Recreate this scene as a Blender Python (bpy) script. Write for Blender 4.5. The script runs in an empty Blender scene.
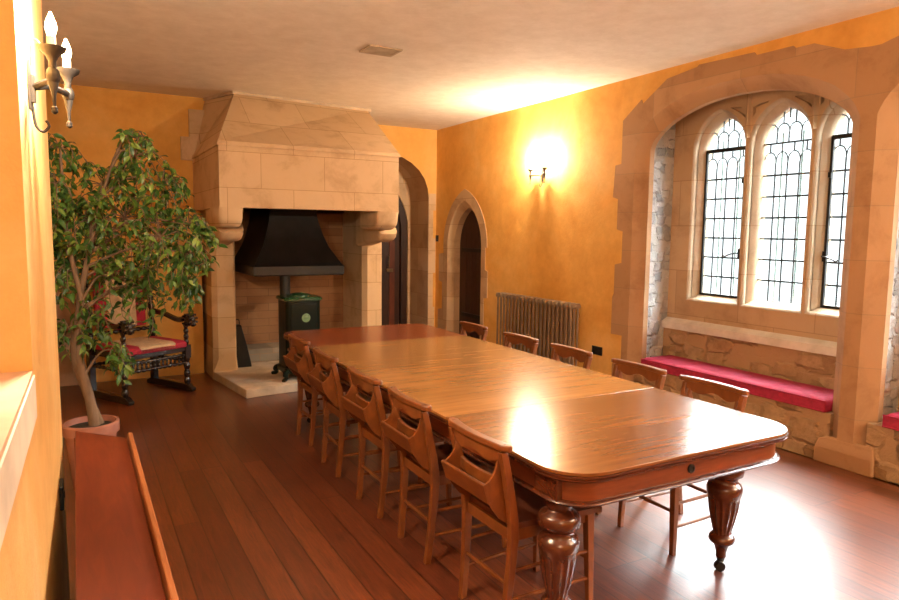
import bpy, bmesh, math, random
from mathutils import Vector, Matrix
from mathutils.geometry import tessellate_polygon
PI = math.pi
random.seed(7)
S = bpy.context.scene
COL = S.collection

# ------------------------------------------------------------------ camera
cam_d = bpy.data.cameras.new('camera'); cam = bpy.data.objects.new('camera', cam_d); COL.objects.link(cam)
cam_d.sensor_width = 36; cam_d.lens = 26.87; cam_d.clip_start = 0.02
r_, u_, f_ = Vector((0.8741, -0.4855, 0.0117)), Vector((0.0391, 0.0943, 0.9948)), Vector((0.4841, 0.8691, -0.1015))
M = Matrix.Identity(4)
for i in range(3):
    M[i][0] = r_[i]; M[i][1] = u_[i]; M[i][2] = -f_[i]
M[0][3], M[1][3], M[2][3] = 0, 0, 1.6
cam.matrix_world = M
S.camera = cam
# ------------------------------------------------------------------ light, exposure
SKY = 85.0; LAMP = 58.0; LAMP_COL = (1.0, 0.84, 0.62)
S.view_settings.view_transform = 'Standard'; S.view_settings.look = 'None'
S.view_settings.gamma = 1; S.view_settings.use_curve_mapping = False
S.view_settings.exposure = 0.28
w = bpy.data.worlds.new('overcast_sky'); S.world = w; w.use_nodes = True
bg = w.node_tree.nodes['Background']; 
# overcast sky, bright overhead, pale haze over distant ground towards the horizon
_t = w.node_tree; _g = _t.nodes.new('ShaderNodeNewGeometry'); _s = _t.nodes.new('ShaderNodeSeparateXYZ'); _t.links.new(_g.outputs['Incoming'], _s.inputs[0])
_m = _t.nodes.new('ShaderNodeMapRange'); _m.interpolation_type = 'SMOOTHSTEP'; _m.inputs['From Min'].default_value = -0.17; _m.inputs['From Max'].default_value = -0.42
_m.inputs['To Min'].default_value = 1.7; _m.inputs['To Max'].default_value = SKY
_t.links.new(_s.outputs['Z'], _m.inputs['Value']); _t.links.new(_m.outputs[0], bg.inputs[1]); bg.inputs[0].default_value = (0.92, 0.965, 1.0, 1)
def portal(x, y, z, sy, sz):
    d = bpy.data.lights.new('window_portal', 'AREA'); d.shape = 'RECTANGLE'; d.size = sz; d.size_y = sy; d.cycles.is_portal = True
    o = bpy.data.objects.new('window_portal', d); COL.objects.link(o); o.location = (x, y, z); o.rotation_euler = (0, PI/2, 0)
portal(5.36, 3.5, 1.85, 1.95, 1.8)
portal(5.36, 1.3, 1.85, 1.95, 1.8)

# ------------------------------------------------------------------ materials
def nt(name):
    m = bpy.data.materials.new(name); m.use_nodes = True
    n = m.node_tree; b = n.nodes['Principled BSDF']
    return m, n, b
def lk(n, a, b): n.links.new(a, b)
def node(n, t, **k):
    x = n.nodes.new(t)
    for a, v in k.items():
        if a in x.inputs: x.inputs[a].default_value = v
        else: setattr(x, a, v)
    return x
def ramp(n, stops):
    r = n.nodes.new('ShaderNodeValToRGB'); e = r.color_ramp.elements
    while len(e) < len(stops): e.new(0.5)
    for i, (p, c) in enumerate(stops): e[i].position = p; e[i].color = (*c, 1)
    return r
def mixc(n, fac, a, b, mode='MIX'):
    x = n.nodes.new('ShaderNodeMix'); x.data_type = 'RGBA'; x.blend_type = mode
    for s, v in ((0, fac), (6, a), (7, b)):
        if hasattr(v, 'is_linked') or hasattr(v, 'links'): lk(n, v, x.inputs[s])
        else: x.inputs[s].default_value = v if s == 0 else (*v, 1)
    return x.outputs[2]
def coords(n, order='xyz', scale=(1, 1, 1)):
    g = n.nodes.new('ShaderNodeNewGeometry')
    if order != 'obj':
        src = g.outputs['Position']
    else:
        tc = n.nodes.new('ShaderNodeTexCoord'); src = tc.outputs['Object']; order = 'xyz'
    s = n.nodes.new('ShaderNodeSeparateXYZ'); lk(n, src, s.inputs[0])
    c = n.nodes.new('ShaderNodeCombineXYZ')
    for i, ch in enumerate(order):
        m = n.nodes.new('ShaderNodeMath'); m.operation = 'MULTIPLY'; m.inputs[1].default_value = scale[i]
        lk(n, s.outputs['xyz'.index(ch)], m.inputs[0]); lk(n, m.outputs[0], c.inputs[i])
    return c.outputs[0]
def bump(n, b, h, strength=0.3, dist=0.01):
    x = n.nodes.new('ShaderNodeBump'); x.inputs['Strength'].default_value = strength; x.inputs['Distance'].default_value = dist
    lk(n, h, x.inputs['Height']); lk(n, x.outputs[0], b.inputs['Normal'])
def noise(n, vec, scale, detail=5, rough=0.55, dist=0.0):
    x = n.nodes.new('ShaderNodeTexNoise'); x.inputs['Scale'].default_value = scale; x.inputs['Detail'].default_value = detail
    x.inputs['Roughness'].default_value = rough; x.inputs['Distortion'].default_value = dist
    if vec is not None: lk(n, vec, x.inputs['Vector'])
    return x.outputs['Fac']
def simple(name, col, rough=0.5, metal=0.0, coat=0.0, nscale=8, var=0.25, bmp=0.0, spec=0.5):
    m, n, b = nt(name)
    f = noise(n, coords(n, 'obj'), nscale)
    r = ramp(n, [(0.3, tuple(c*(1-var) for c in col)), (0.7, tuple(min(1, c*(1+var)) for c in col))]); lk(n, f, r.inputs[0])
    lk(n, r.outputs[0], b.inputs['Base Color'])
    b.inputs['Roughness'].default_value = rough; b.inputs['Metallic'].default_value = metal; b.inputs['Coat Weight'].default_value = coat
    b.inputs['Specular IOR Level'].default_value = spec
    if bmp: bump(n, b, f, bmp)
    return m
def plaster(name, c1, c2, c3):
    m, n, b = nt(name); v = coords(n, 'xyz')
    f = noise(n, v, 1.1, 6, 0.6, 0.6); r = ramp(n, [(0.3, c1), (0.52, c2), (0.75, c3)]); lk(n, f, r.inputs[0])
    f2 = noise(n, v, 7, 6, 0.7); r2 = ramp(n, [(0.35, (0.86, 0.84, 0.8)), (0.65, (1, 1, 1))]); lk(n, f2, r2.inputs[0])
    lk(n, mixc(n, 0.8, r.outputs[0], r2.outputs[0], 'MULTIPLY'), b.inputs['Base Color'])
    b.inputs['Roughness'].default_value = 0.85; bump(n, b, f2, 0.35, 0.012)
    return m
def wood(name, c1, c2, rough=0.3, coat=0.3, order='xyz', stretch=(1, 12, 12), space='world', bmp=0.05, dist=1.2):
    m, n, b = nt(name)
    if space == 'obj':
        tc = n.nodes.new('ShaderNodeTexCoord'); mp = n.nodes.new('ShaderNodeMapping'); mp.inputs['Scale'].default_value = stretch
        lk(n, tc.outputs['Object'], mp.inputs[0]); v = mp.outputs[0]
    else: v = coords(n, order, stretch)
    f = noise(n, v, 2.2, 7, 0.62, dist); r = ramp(n, [(0.3, c1), (0.68, c2)]); lk(n, f, r.inputs[0])
    f2 = noise(n, coords(n, 'obj'), 1.7, 3); r2 = ramp(n, [(0.3, (0.78, 0.74, 0.7)), (0.7, (1, 1, 1))]); lk(n, f2, r2.inputs[0])
    lk(n, mixc(n, 1.0, r.outputs[0], r2.outputs[0], 'MULTIPLY'), b.inputs['Base Color'])
    b.inputs['Roughness'].default_value = rough; b.inputs['Coat Weight'].default_value = coat; b.inputs['Coat Roughness'].default_value = 0.27
    bump(n, b, f, bmp, 0.004)
    return m
def ashlar(name, c1, c2, order, bw=0.55, rh=0.3, mort=(0.35, 0.22, 0.12), off=0.5, rough=0.85):
    m, n, b = nt(name); v = coords(n, order)
    br = n.nodes.new('ShaderNodeTexBrick'); br.offset = off; lk(n, v, br.inputs['Vector'])
    for k, x in (('Scale', 1.0), ('Brick Width', bw), ('Row Height', rh), ('Mortar Size', 0.0035), ('Mortar Smooth', 0.3), ('Bias', 0.0)): br.inputs[k].default_value = x
    br.inputs['Color1'].default_value = (*c1, 1); br.inputs['Color2'].default_value = (*c2, 1); br.inputs['Mortar'].default_value = (*mort, 1)
    f = noise(n, coords(n, 'xyz'), 3.2, 7, 0.65, 0.4); r = ramp(n, [(0.28, (0.66, 0.58, 0.52)), (0.5, (0.95, 0.93, 0.9)), (0.75, (1.0, 1, 1))]); lk(n, f, r.inputs[0])
    lk(n, mixc(n, 0.9, br.outputs['Color'], r.outputs[0], 'MULTIPLY'), b.inputs['Base Color'])
    b.inputs['Roughness'].default_value = rough
    f3 = noise(n, coords(n, 'xyz'), 30, 5, 0.7)
    mm = n.nodes.new('ShaderNodeMath'); mm.operation = 'MULTIPLY_ADD'; mm.inputs[1].default_value = -1.5; lk(n, br.outputs['Fac'], mm.inputs[0]); lk(n, f3, mm.inputs[2])
    bump(n, b, mm.outputs[0], 0.3, 0.006)
    return m
def rubble(name, c1, c2, c3, mort, order, sc=(5, 9, 5), dist=0.03):
    m, n, b = nt(name); v = coords(n, order, sc)
    nz = n.nodes.new('ShaderNodeTexNoise'); nz.inputs['Scale'].default_value = 1.4; lk(n, v, nz.inputs['Vector'])
    va = n.nodes.new('ShaderNodeVectorMath'); va.operation = 'MULTIPLY_ADD'; lk(n, nz.outputs['Color'], va.inputs[0]); va.inputs[1].default_value = (0.7, 0.7, 0); lk(n, v, va.inputs[2])
    vo = n.nodes.new('ShaderNodeTexVoronoi'); vo.feature = 'F1'; vo.distance = 'CHEBYCHEV'; vo.inputs['Scale'].default_value = 1; vo.inputs['Randomness'].default_value = 0.8; lk(n, va.outputs[0], vo.inputs['Vector'])
    sp = n.nodes.new('ShaderNodeSeparateColor'); lk(n, vo.outputs['Color'], sp.inputs[0])
    r = ramp(n, [(0.1, c1), (0.5, c2), (0.9, c3)]); lk(n, sp.outputs[0], r.inputs[0])
    f = noise(n, coords(n, 'xyz'), 14, 7, 0.7); rf = ramp(n, [(0.3, (0.6, 0.58, 0.56)), (0.65, (1, 1, 1))]); lk(n, f, rf.inputs[0])
    cc = mixc(n, 0.9, r.outputs[0], rf.outputs[0], 'MULTIPLY')
    rm = ramp(n, [(0.36, (0, 0, 0)), (0.5, (1, 1, 1))]); lk(n, vo.outputs['Distance'], rm.inputs[0])
    lk(n, mixc(n, rm.outputs[0], cc, mort), b.inputs['Base Color'])
    b.inputs['Roughness'].default_value = 0.9
    mm = n.nodes.new('ShaderNodeMath'); mm.operation = 'MULTIPLY_ADD'; mm.inputs[1].default_value = -1.3; lk(n, rm.outputs[0], mm.inputs[0]); lk(n, f, mm.inputs[2])
    bump(n, b, mm.outputs[0], 0.9, dist)
    return m
def floor_mat():
    m, n, b = nt('polished_oak_boards')
    v = coords(n, 'yxz')
    br = n.nodes.new('ShaderNodeTexBrick'); br.offset = 0.37; br.offset_frequency = 3; lk(n, v, br.inputs['Vector'])
    for k, x in (('Scale', 1.0), ('Brick Width', 2.3), ('Row Height', 0.135), ('Mortar Size', 0.0032), ('Mortar Smooth', 0.2), ('Bias', 0.1)): br.inputs[k].default_value = x
    br.inputs['Color1'].default_value = (0.095, 0.021, 0.008, 1); br.inputs['Color2'].default_value = (0.18, 0.048, 0.017, 1); br.inputs['Mortar'].default_value = (0.03, 0.008, 0.004, 1)
    f = noise(n, coords(n, 'yxz', (1.6, 17, 1)), 3, 8, 0.7, 1.0); r = ramp(n, [(0.30, (0.40, 0.36, 0.33)), (0.5, (0.95, 0.92, 0.9)), (0.68, (1.45, 1.4, 1.3))]); lk(n, f, r.inputs[0])
    f2 = noise(n, coords(n, 'xyz'), 1.2, 4); r2 = ramp(n, [(0.3, (0.75, 0.7, 0.7)), (0.7, (1.1, 1.1, 1.1))]); lk(n, f2, r2.inputs[0])
    c = mixc(n, 1.0, br.outputs['Color'], r.outputs[0], 'MULTIPLY'); c = mixc(n, 1.0, c, r2.outputs[0], 'MULTIPLY')
    lk(n, c, b.inputs['Base Color'])
    rr = n.nodes.new('ShaderNodeMapRange'); rr.inputs['To Min'].default_value = 0.27; rr.inputs['To Max'].default_value = 0.45; lk(n, f, rr.inputs['Value']); lk(n, rr.outputs[0], b.inputs['Roughness'])
    b.inputs['Coat Weight'].default_value = 0.7; b.inputs['Coat Roughness'].default_value = 0.34; b.inputs['Coat IOR'].default_value = 1.55
    mm = n.nodes.new('ShaderNodeMath'); mm.operation = 'MULTIPLY_ADD'; mm.inputs[1].default_value = -1.0; lk(n, br.outputs['Fac'], mm.inputs[0]); lk(n, f, mm.inputs[2])
    bump(n, b, mm.outputs[0], 0.35, 0.004)
    return m
def glass_mat():
    m = bpy.data.materials.new('old_leaded_glass'); m.use_nodes = True; n = m.node_tree; n.nodes.clear()
    o = n.nodes.new('ShaderNodeOutputMaterial'); mx = n.nodes.new('ShaderNodeMixShader'); t = n.nodes.new('ShaderNodeBsdfTransparent'); g = n.nodes.new('ShaderNodeBsdfGlossy')
    fr = n.nodes.new('ShaderNodeFresnel'); g.inputs['Roughness'].default_value = 0.02; t.inputs[0].default_value = (0.95, 0.98, 0.97, 1)
    ge = n.nodes.new('ShaderNodeNewGeometry'); mr = n.nodes.new('ShaderNodeMapRange'); mr.inputs['To Min'].default_value = 1.45; mr.inputs['To Max'].default_value = 1/1.45
    lk(n, ge.outputs['Backfacing'], mr.inputs['Value']); lk(n, mr.outputs[0], fr.inputs['IOR'])   # thin pane: same reflectance from both faces
    lk(n, fr.outputs[0], mx.inputs[0]); lk(n, t.outputs[0], mx.inputs[1]); lk(n, g.outputs[0], mx.inputs[2]); lk(n, mx.outputs[0], o.inputs[0])
    return m
def emit(name, col, s):
    m, n, b = nt(name); b.inputs['Emission Color'].default_value = (*col, 1); b.inputs['Emission Strength'].default_value = s; b.inputs['Base Color'].default_value = (*col, 1)
    return m

MP = plaster('ochre_plaster', (0.70, 0.34, 0.065), (0.79, 0.425, 0.10), (0.84, 0.53, 0.18))
MPL = plaster('pale_ochre_plaster', (0.70, 0.36, 0.09), (0.78, 0.46, 0.15), (0.82, 0.56, 0.25))
MC = plaster('cream_ceiling_paint', (0.83, 0.75, 0.64), (0.85, 0.775, 0.67), (0.87, 0.80, 0.70))
MF = floor_mat()
STONE_A, STONE_B = (0.64, 0.46, 0.275), (0.70, 0.515, 0.325)
MSX = ashlar('sandstone_window_wall', (0.40, 0.225, 0.11), (0.49, 0.295, 0.155), 'yzx', 0.9, 0.36)
MSM = ashlar('sandstone_mullions', (0.47, 0.31, 0.175), (0.55, 0.385, 0.235), 'yzx', 0.7, 0.42)
MSY = ashlar('sandstone_blocks', STONE_A, STONE_B, 'xzy', 0.62, 0.33, (0.46, 0.30, 0.16))
MSMO = ashlar('weathered_moulding_stone', (0.42, 0.31, 0.20), (0.52, 0.40, 0.28), 'yzx', 0.7, 0.42)
MSD = ashlar('sandstone_doorcase', (0.46, 0.30, 0.17), (0.58, 0.42, 0.26), 'yzx', 0.6, 0.34)
MSH = simple('hearth_stone', (0.52, 0.40, 0.28), 0.8, nscale=5, bmp=0.3)
MSP = simple('pale_sill_stone', (0.66, 0.60, 0.51), 0.8, nscale=4, bmp=0.2)
MSPK = simple('pinkish_sill_stone', (0.60, 0.40, 0.27), 0.8, nscale=4, bmp=0.2)
MRW = rubble('limewashed_rubble', (0.40, 0.42, 0.44), (0.56, 0.57, 0.57), (0.68, 0.68, 0.67), (0.52, 0.51, 0.49), 'xzy', (9, 11, 1))
MRY = rubble('warm_rubble', (0.36, 0.21, 0.10), (0.47, 0.29, 0.145), (0.54, 0.36, 0.19), (0.42, 0.26, 0.13), 'yzx', (4.5, 8, 1), 0.02)
MRB = rubble('brown_rubble', (0.20, 0.12, 0.06), (0.30, 0.19, 0.10), (0.40, 0.27, 0.15), (0.24, 0.15, 0.08), 'yzx', (5, 8, 1))
MBK = ashlar('fireback_brick', (0.30, 0.15, 0.07), (0.38, 0.21, 0.10), 'xzy', 0.5, 0.09, (0.22, 0.12, 0.06))
MIRON = simple('black_iron', (0.012, 0.012, 0.012), 0.42, 0.3, nscale=12, bmp=0.05)
MCANOPY = simple('blackened_sheet_metal', (0.014, 0.012, 0.011), 0.38, 0.5, nscale=6, var=0.3)
MGREEN = simple('dark_green_enamel', (0.002, 0.006, 0.003), 0.35, 0.0, 0.1, spec=0.2)
MGREEN2 = simple('bright_green_enamel', (0.010, 0.05, 0.018), 0.25, 0.0, 0.5)
MBADGE = simple('pale_green_badge', (0.16, 0.26, 0.12), 0.4)
MLEAD = simple('lead_came', (0.06, 0.065, 0.07), 0.5, 0.6)
MBAR = simple('grey_green_saddle_bar', (0.22, 0.28, 0.26), 0.6)
MGL = glass_mat()
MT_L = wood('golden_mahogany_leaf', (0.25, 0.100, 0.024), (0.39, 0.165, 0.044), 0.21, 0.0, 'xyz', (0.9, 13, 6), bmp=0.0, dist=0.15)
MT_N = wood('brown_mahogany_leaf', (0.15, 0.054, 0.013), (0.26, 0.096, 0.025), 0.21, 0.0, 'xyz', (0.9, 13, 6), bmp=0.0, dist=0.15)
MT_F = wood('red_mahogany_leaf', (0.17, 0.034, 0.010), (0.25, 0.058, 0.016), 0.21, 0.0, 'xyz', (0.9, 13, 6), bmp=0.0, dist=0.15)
MT_D = wood('dark_red_mahogany', (0.060, 0.013, 0.005), (0.11, 0.026, 0.009), 0.25, 0.35, 'xyz', (3, 3, 9), 'obj')
MT_A = wood('apron_mahogany', (0.13, 0.028, 0.009), (0.22, 0.055, 0.016), 0.28, 0.25, 'xyz', (2, 2, 14), 'obj')
MCH = wood('orange_beech', (0.135, 0.036, 0.008), (0.24, 0.072, 0.016), 0.36, 0.05, 'xyz', (8, 3, 3), 'obj')
MCS = wood('dark_seat_wood', (0.09, 0.022, 0.010), (0.15, 0.04, 0.016), 0.28, 0.3, 'xyz', (2, 9, 9), 'obj')
MDESK = wood('deep_red_mahogany', (0.10, 0.013, 0.004), (0.165, 0.027, 0.006), 0.42, 0.0, 'xyz', (14, 1.5, 5))
MLIP = wood('orange_lip_wood', (0.30, 0.09, 0.03), (0.42, 0.15, 0.05), 0.35, 0.2, 'xyz', (8, 1, 8))
MDOOR = wood('dark_oak_door', (0.030, 0.010, 0.006), (0.060, 0.022, 0.011), 0.45, 0.15, 'xyz', (12, 12, 1.5))
MDOORR = wood('red_brown_door_edge', (0.12, 0.028, 0.012), (0.18, 0.045, 0.018), 0.4, 0.2, 'xyz', (9, 9, 1.5))
MCARV = wood('carved_black_oak', (0.012, 0.007, 0.006), (0.03, 0.014, 0.010), 0.25, 0.5, 'xyz', (4, 4, 4), 'obj')
MRED = simple('crimson_velvet', (0.36, 0.010, 0.030), 0.8, nscale=20, var=0.2, bmp=0.2)
MCREAM = simple('cream_tapestry', (0.55, 0.38, 0.22), 0.9, nscale=25, var=0.2, bmp=0.2)
MCUSH = simple('crimson_seat_velvet', (0.33, 0.010, 0.045), 0.75, nscale=30, var=0.2, bmp=0.3)
MRAD = simple('bronze_radiator_paint', (0.27, 0.19, 0.125), 0.4, 0.1, nscale=10)
MBRASS = simple('antique_brass', (0.28, 0.20, 0.11), 0.35, 0.9)
MWROUGHT = simple('wrought_pewter_iron', (0.035, 0.028, 0.024), 0.5, 0.4)
MCAND = simple('ivory_candle_tube', (0.8, 0.72, 0.55), 0.6)
MBULB = emit('glowing_bulb', (1.0, 0.76, 0.44), 22)
MBLACK = simple('black_plastic', (0.01, 0.01, 0.01), 0.4)
MPOT = simple('terracotta', (0.34, 0.13, 0.085), 0.55, nscale=6)
MSOIL = simple('potting_soil', (0.03, 0.02, 0.013), 0.95, nscale=40, bmp=0.8)
MBARK = wood('fig_bark', (0.13, 0.075, 0.04), (0.25, 0.15, 0.085), 0.8, 0, 'xyz', (14, 14, 2), 'obj', 0.4)
MVENT = simple('beige_vent_paint', (0.45, 0.36, 0.25), 0.7)
def leaf_mat():
    m, n, b = nt('fig_leaf')
    g = n.nodes.new('ShaderNodeNewGeometry')
    r = ramp(n, [(0.0, (0.022, 0.065, 0.012)), (0.5, (0.07, 0.16, 0.025)), (1.0, (0.22, 0.30, 0.05))]); lk(n, g.outputs['Random Per Island'], r.inputs[0])
    lk(n, r.outputs[0], b.inputs['Base Color']); b.inputs['Roughness'].default_value = 0.38
    t = n.nodes.new('ShaderNodeBsdfTranslucent'); lk(n, r.outputs[0], t.inputs[0]); mx = n.nodes.new('ShaderNodeMixShader'); mx.inputs[0].default_value = 0.25
    lk(n, b.outputs[0], mx.inputs[1]); lk(n, t.outputs[0], mx.inputs[2]); lk(n, mx.outputs[0], n.nodes['Material Output'].inputs[0])
    return m
MLEAF = leaf_mat()

# ------------------------------------------------------------------ mesh helpers
def B(): return bmesh.new()
def link(name, bm, m, parent=None, loc=(0, 0, 0), rot=(0, 0, 0), smooth=35, kind=None, label=None, cat=None, group=None, bevel=0, recalc=True):
    if recalc: bmesh.ops.recalc_face_normals(bm, faces=bm.faces)
    if smooth:
        a = math.radians(smooth)
        for f in bm.faces: f.smooth = True
        for e in bm.edges:
            if len(e.link_faces) == 2:
                if e.calc_face_angle(0) > a: e.smooth = False
            else: e.smooth = False
    me = bpy.data.meshes.new(name); bm.to_mesh(me); bm.free(); me.materials.append(m)
    o = bpy.data.objects.new(name, me); COL.objects.link(o); o.location = loc; o.rotation_euler = rot
    if parent: o.parent = parent
    tag(o, label, cat, group, kind)
    if bevel:
        md = o.modifiers.new('bevel', 'BEVEL'); md.width = bevel; md.segments = 2; md.limit_method = 'ANGLE'
    return o
def tag(o, label=None, cat=None, group=None, kind=None):
    if label: o['label'] = label
    if cat: o['category'] = cat
    if group: o['group'] = group
    if kind: o['kind'] = kind
    return o
def empty(name, loc, rz=0, label=None, cat=None, group=None, kind=None, parent=None):
    o = bpy.data.objects.new(name, None); COL.objects.link(o); o.location = loc; o.rotation_euler = (0, 0, rz); o.empty_display_size = 0.1
    if parent: o.parent = parent
    return tag(o, label, cat, group, kind)
def kids(o): return [c for c in bpy.data.objects if c.parent == o]
def copy_tree(o, parent=None):
    c = o.copy(); COL.objects.link(c)
    if parent: c.parent = parent
    for k in list(kids(o)):
        if k is not c: copy_tree(k, c)
    return c
def box(bm, x0, x1, y0, y1, z0, z1):
    v = [bm.verts.new(p) for p in ((x0,y0,z0),(x1,y0,z0),(x1,y1,z0),(x0,y1,z0),(x0,y0,z1),(x1,y0,z1),(x1,y1,z1),(x0,y1,z1))]
    for f in ((0,3,2,1),(4,5,6,7),(0,1,5,4),(1,2,6,5),(2,3,7,6),(3,0,4,7)): bm.faces.new([v[i] for i in f])
    return v
def mp(ax, u, v, w):
    return {'x': (w, u, v), 'y': (u, w, v), 'z': (u, v, w)}[ax]
def slab(bm, ax, a0, a1, outer, holes=()):
    loops = [list(outer)] + [list(h) for h in holes]
    tris = tessellate_polygon([[Vector((p[0], p[1], 0)) for p in l] for l in loops])
    flat = [p for l in loops for p in l]
    A = [bm.verts.new(mp(ax, p[0], p[1], a0)) for p in flat]; Bv = [bm.verts.new(mp(ax, p[0], p[1], a1)) for p in flat]
    for t in tris:
        try:
            bm.faces.new([A[i] for i in t]); bm.faces.new([Bv[i] for i in reversed(t)])
        except ValueError: pass
    k = 0
    for l in loops:
        n = len(l)
        for i in range(n):
            j = (i+1) % n
            try: bm.faces.new([A[k+i], A[k+j], Bv[k+j], Bv[k+i]])
            except ValueError: pass
        k += n
def loft(bm, loops, closed=True, cap=True):
    R = [[bm.verts.new(p) for p in l] for l in loops]; n = len(R[0])
    for a, b in zip(R, R[1:]):
        for i in range(n if closed else n-1):
            j = (i+1) % n; bm.faces.new([a[i], a[j], b[j], b[i]])
    if cap: bm.faces.new(list(reversed(R[0]))); bm.faces.new(R[-1])
def tube(bm, pts, rad, seg=8, cap=True):
    pts = [Vector(p) for p in pts]; n = len(pts)
    if not hasattr(rad, '__len__'): rad = [rad]*n
    loops = []; prev = None
    for i, p in enumerate(pts):
        t = (pts[min(i+1, n-1)] - pts[max(i-1, 0)]).normalized()
        if prev is None:
            a = Vector((0, 0, 1)) if abs(t.z) < 0.9 else Vector((1, 0, 0)); nx = t.cross(a).normalized()
        else: nx = (prev - t*prev.dot(t)).normalized()
        prev = nx; ny = t.cross(nx)
        loops.append([p + (nx*math.cos(2*PI*k/seg) + ny*math.sin(2*PI*k/seg))*rad[i] for k in range(seg)])
    loft(bm, loops, True, cap)
def lathe(bm, prof, c=(0, 0, 0), seg=32, flute=None):
    loops = []
    for z, r in prof:
        L = []
        for k in range(seg):
            a = 2*PI*k/seg; rr = r
            if flute and flute[0] < z < flute[1]: rr = r*(1 - 0.10*(0.5-0.5*math.cos(a*flute[2])))
            L.append((c[0]+rr*math.cos(a), c[1]+rr*math.sin(a), c[2]+z))
        loops.append(L)
    loft(bm, loops)
def ball(bm, c, r, seg=12, sc=(1, 1, 1)):
    m = Matrix.Translation(c) @ Matrix.Diagonal((r*sc[0], r*sc[1], r*sc[2], 1))
    bmesh.ops.create_uvsphere(bm, u_segments=seg, v_segments=max(6, seg//2), radius=1, matrix=m)
def bez(pts, n=12):
    out = []
    P = [Vector(p) for p in pts]; P = [P[0]] + P + [P[-1]]
    for i in range(1, len(P)-2):
        for k in range(n):
            t = k/n; a, b, c, d = P[i-1], P[i], P[i+1], P[i+2]
            out.append(0.5*((2*b) + (c-a)*t + (2*a-5*b+4*c-d)*t*t + (3*b-a-3*c+d)*t**3))
    out.append(P[-2]); return out

# ------------------------------------------------------------------ arch outlines (in y,z or x,z)
def pointed(c, hw, zs, off=0.21, base=None, n=12, cc=0.082):
    """two-centred pointed arch; hw half width; cc centre overshoot; closed polygon from base"""
    r = hw + cc; zt = math.sqrt(r*r-cc*cc); a1 = math.atan2(zt, cc)
    right = [(c - cc + r*math.cos(a1*i/n), zs + r*math.sin(a1*i/n)) for i in range(n+1)]
    left = [(2*c-p[0], p[1]) for p in reversed(right[:-1])]
    pts = right + left
    if base is not None: pts = [(c+hw, base)] + pts + [(c-hw, base)]
    return pts
ARCH_T = [(0, 2.72), (0.22, 2.711), (0.42, 2.682), (0.62, 2.63), (0.78, 2.567), (0.88, 2.508), (0.96, 2.44), (1.0, 2.37)]
def bay_arch(c, hw, up, base):
    """depressed four-centred arch of the window bays"""
    half = [(p.x, p.y) for p in bez([(t, z, 0) for t, z in ARCH_T], 4)]
    pts = [(c+hw, base)] + [(c+hw*t, z+up*(1-0.8*t**6)) for t, z in reversed(half)] + [(c-hw*t, z+up*(1-0.8*t**6)) for t, z in half[1:]]
    return pts + [(c-hw, base)]

# ------------------------------------------------------------------ room shell
XW = 4.58; H = 3.04
bm = B(); box(bm, -1.2, 5.6, -2.2, 9.9, -0.12, 0); link('floor', bm, MF, kind='structure', smooth=0)
bm = B(); box(bm, -1.2, 5.6, -2.2, 9.9, H, H+0.12); link('ceiling', bm, MC, kind='structure', smooth=0)
# right wall with two window bays and a door
BAYS = [3.68, 1.52]
HI, HO = 0.925, 1.025
DOORC, DOORZ = 7.84, 1.40
def chamf(c): return bay_arch(c, HO, 0.095, -0.001)
def inner(c): return bay_arch(c, HI, 0.0, -0.001)
outer = [(-2.2, H)]
outer += [(-2.2, 0), (0.47, 0)]
def dpoly(hw, base=-0.001, zs=DOORZ, cc=0.25): return pointed(DOORC, hw, zs, base=base, cc=cc)
wall_out = [(-2.2, 0)]
for c in reversed(BAYS):
    P_ = chamf(c); wall_out += [(c-HO, 0)] + list(reversed(P_[1:-1])) + [(c+HO, 0)]
P_ = dpoly(0.52); wall_out += [(DOORC-0.52, 0)] + list(reversed(P_[1:-1])) + [(DOORC+0.52, 0)]
wall_out += [(8.8, 0), (8.8, H), (-2.2, H)]
bm = B(); slab(bm, 'x', XW, XW+0.14, wall_out); link('wall_right', bm, MP, kind='structure', smooth=20)
# ashlar surround with jagged quoins, chamfer and inner order, one per bay
def inset_strip(bm, lo, li, x0, x1):
    a = [bm.verts.new((x0, p[0], p[1])) for p in lo]; b = [bm.verts.new((x1, p[0], p[1])) for p in li]
    for i in range(len(a)-1): bm.faces.new([a[i], a[i+1], b[i+1], b[i]])
def surround(c, left, right):
    bm = B(); L = chamf(c)
    L = [(L[0][0], 0)] + L[1:-1] + [(L[-1][0], 0)]
    out = left + right
    slab(bm, 'x', XW-0.006, XW+0.02, out + list(reversed([(c-HO, 0)] + list(reversed(L[1:-1])) + [(c+HO, 0)])))
    inset_strip(bm, [(L[0][0], 0)] + L[1:-1] + [(L[-1][0], 0)], [(c+HI, 0)] + inner(c)[1:-1] + [(c-HI, 0)], XW-0.005, XW+0.085)
    I = [(c-HI, 0)] + list(reversed(inner(c)[1:-1])) + [(c+HI, 0)]
    slab(bm, 'x', XW+0.085, XW+0.14, [(c-1.04, 0)] + I + [(c+1.04, 0), (c+1.04, 2.9), (c-1.04, 2.9)])
    return bm
c = BAYS[0]; q = 3.61
left = [(c+HO, 0), (q+1.30, 0), (q+1.30, 0.33), (q+1.18, 0.35), (q+1.18, 0.62), (q+1.33, 0.62), (q+1.33, 0.98), (q+1.31, 1.02), (q+1.31, 1.30), (q+1.22, 1.32), (q+1.22, 1.62), (q+1.30, 1.64), (q+1.30, 1.93), (q+1.37, 1.95), (q+1.35, 2.25), (q+1.27, 2.26), (q+1.27, 2.66),
        (q+1.04, 2.82), (q+1.02, 2.78), (q+0.74, 2.95), (q+0.42, 2.985), (q+0.40, 3.0), (q-0.12, 2.985), (q-0.14, 2.96), (q-0.44, 2.96), (q-0.46, 2.94), (q-0.60, 2.94), (q-0.82, 2.85), (q-1.0, 2.83), (2.55, 2.83)]
right = [(2.55, 0), (c-HO, 0)]
bm = surround(c, left, right); link('trim_1', bm, MSX, kind='structure', smooth=30)
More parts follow.
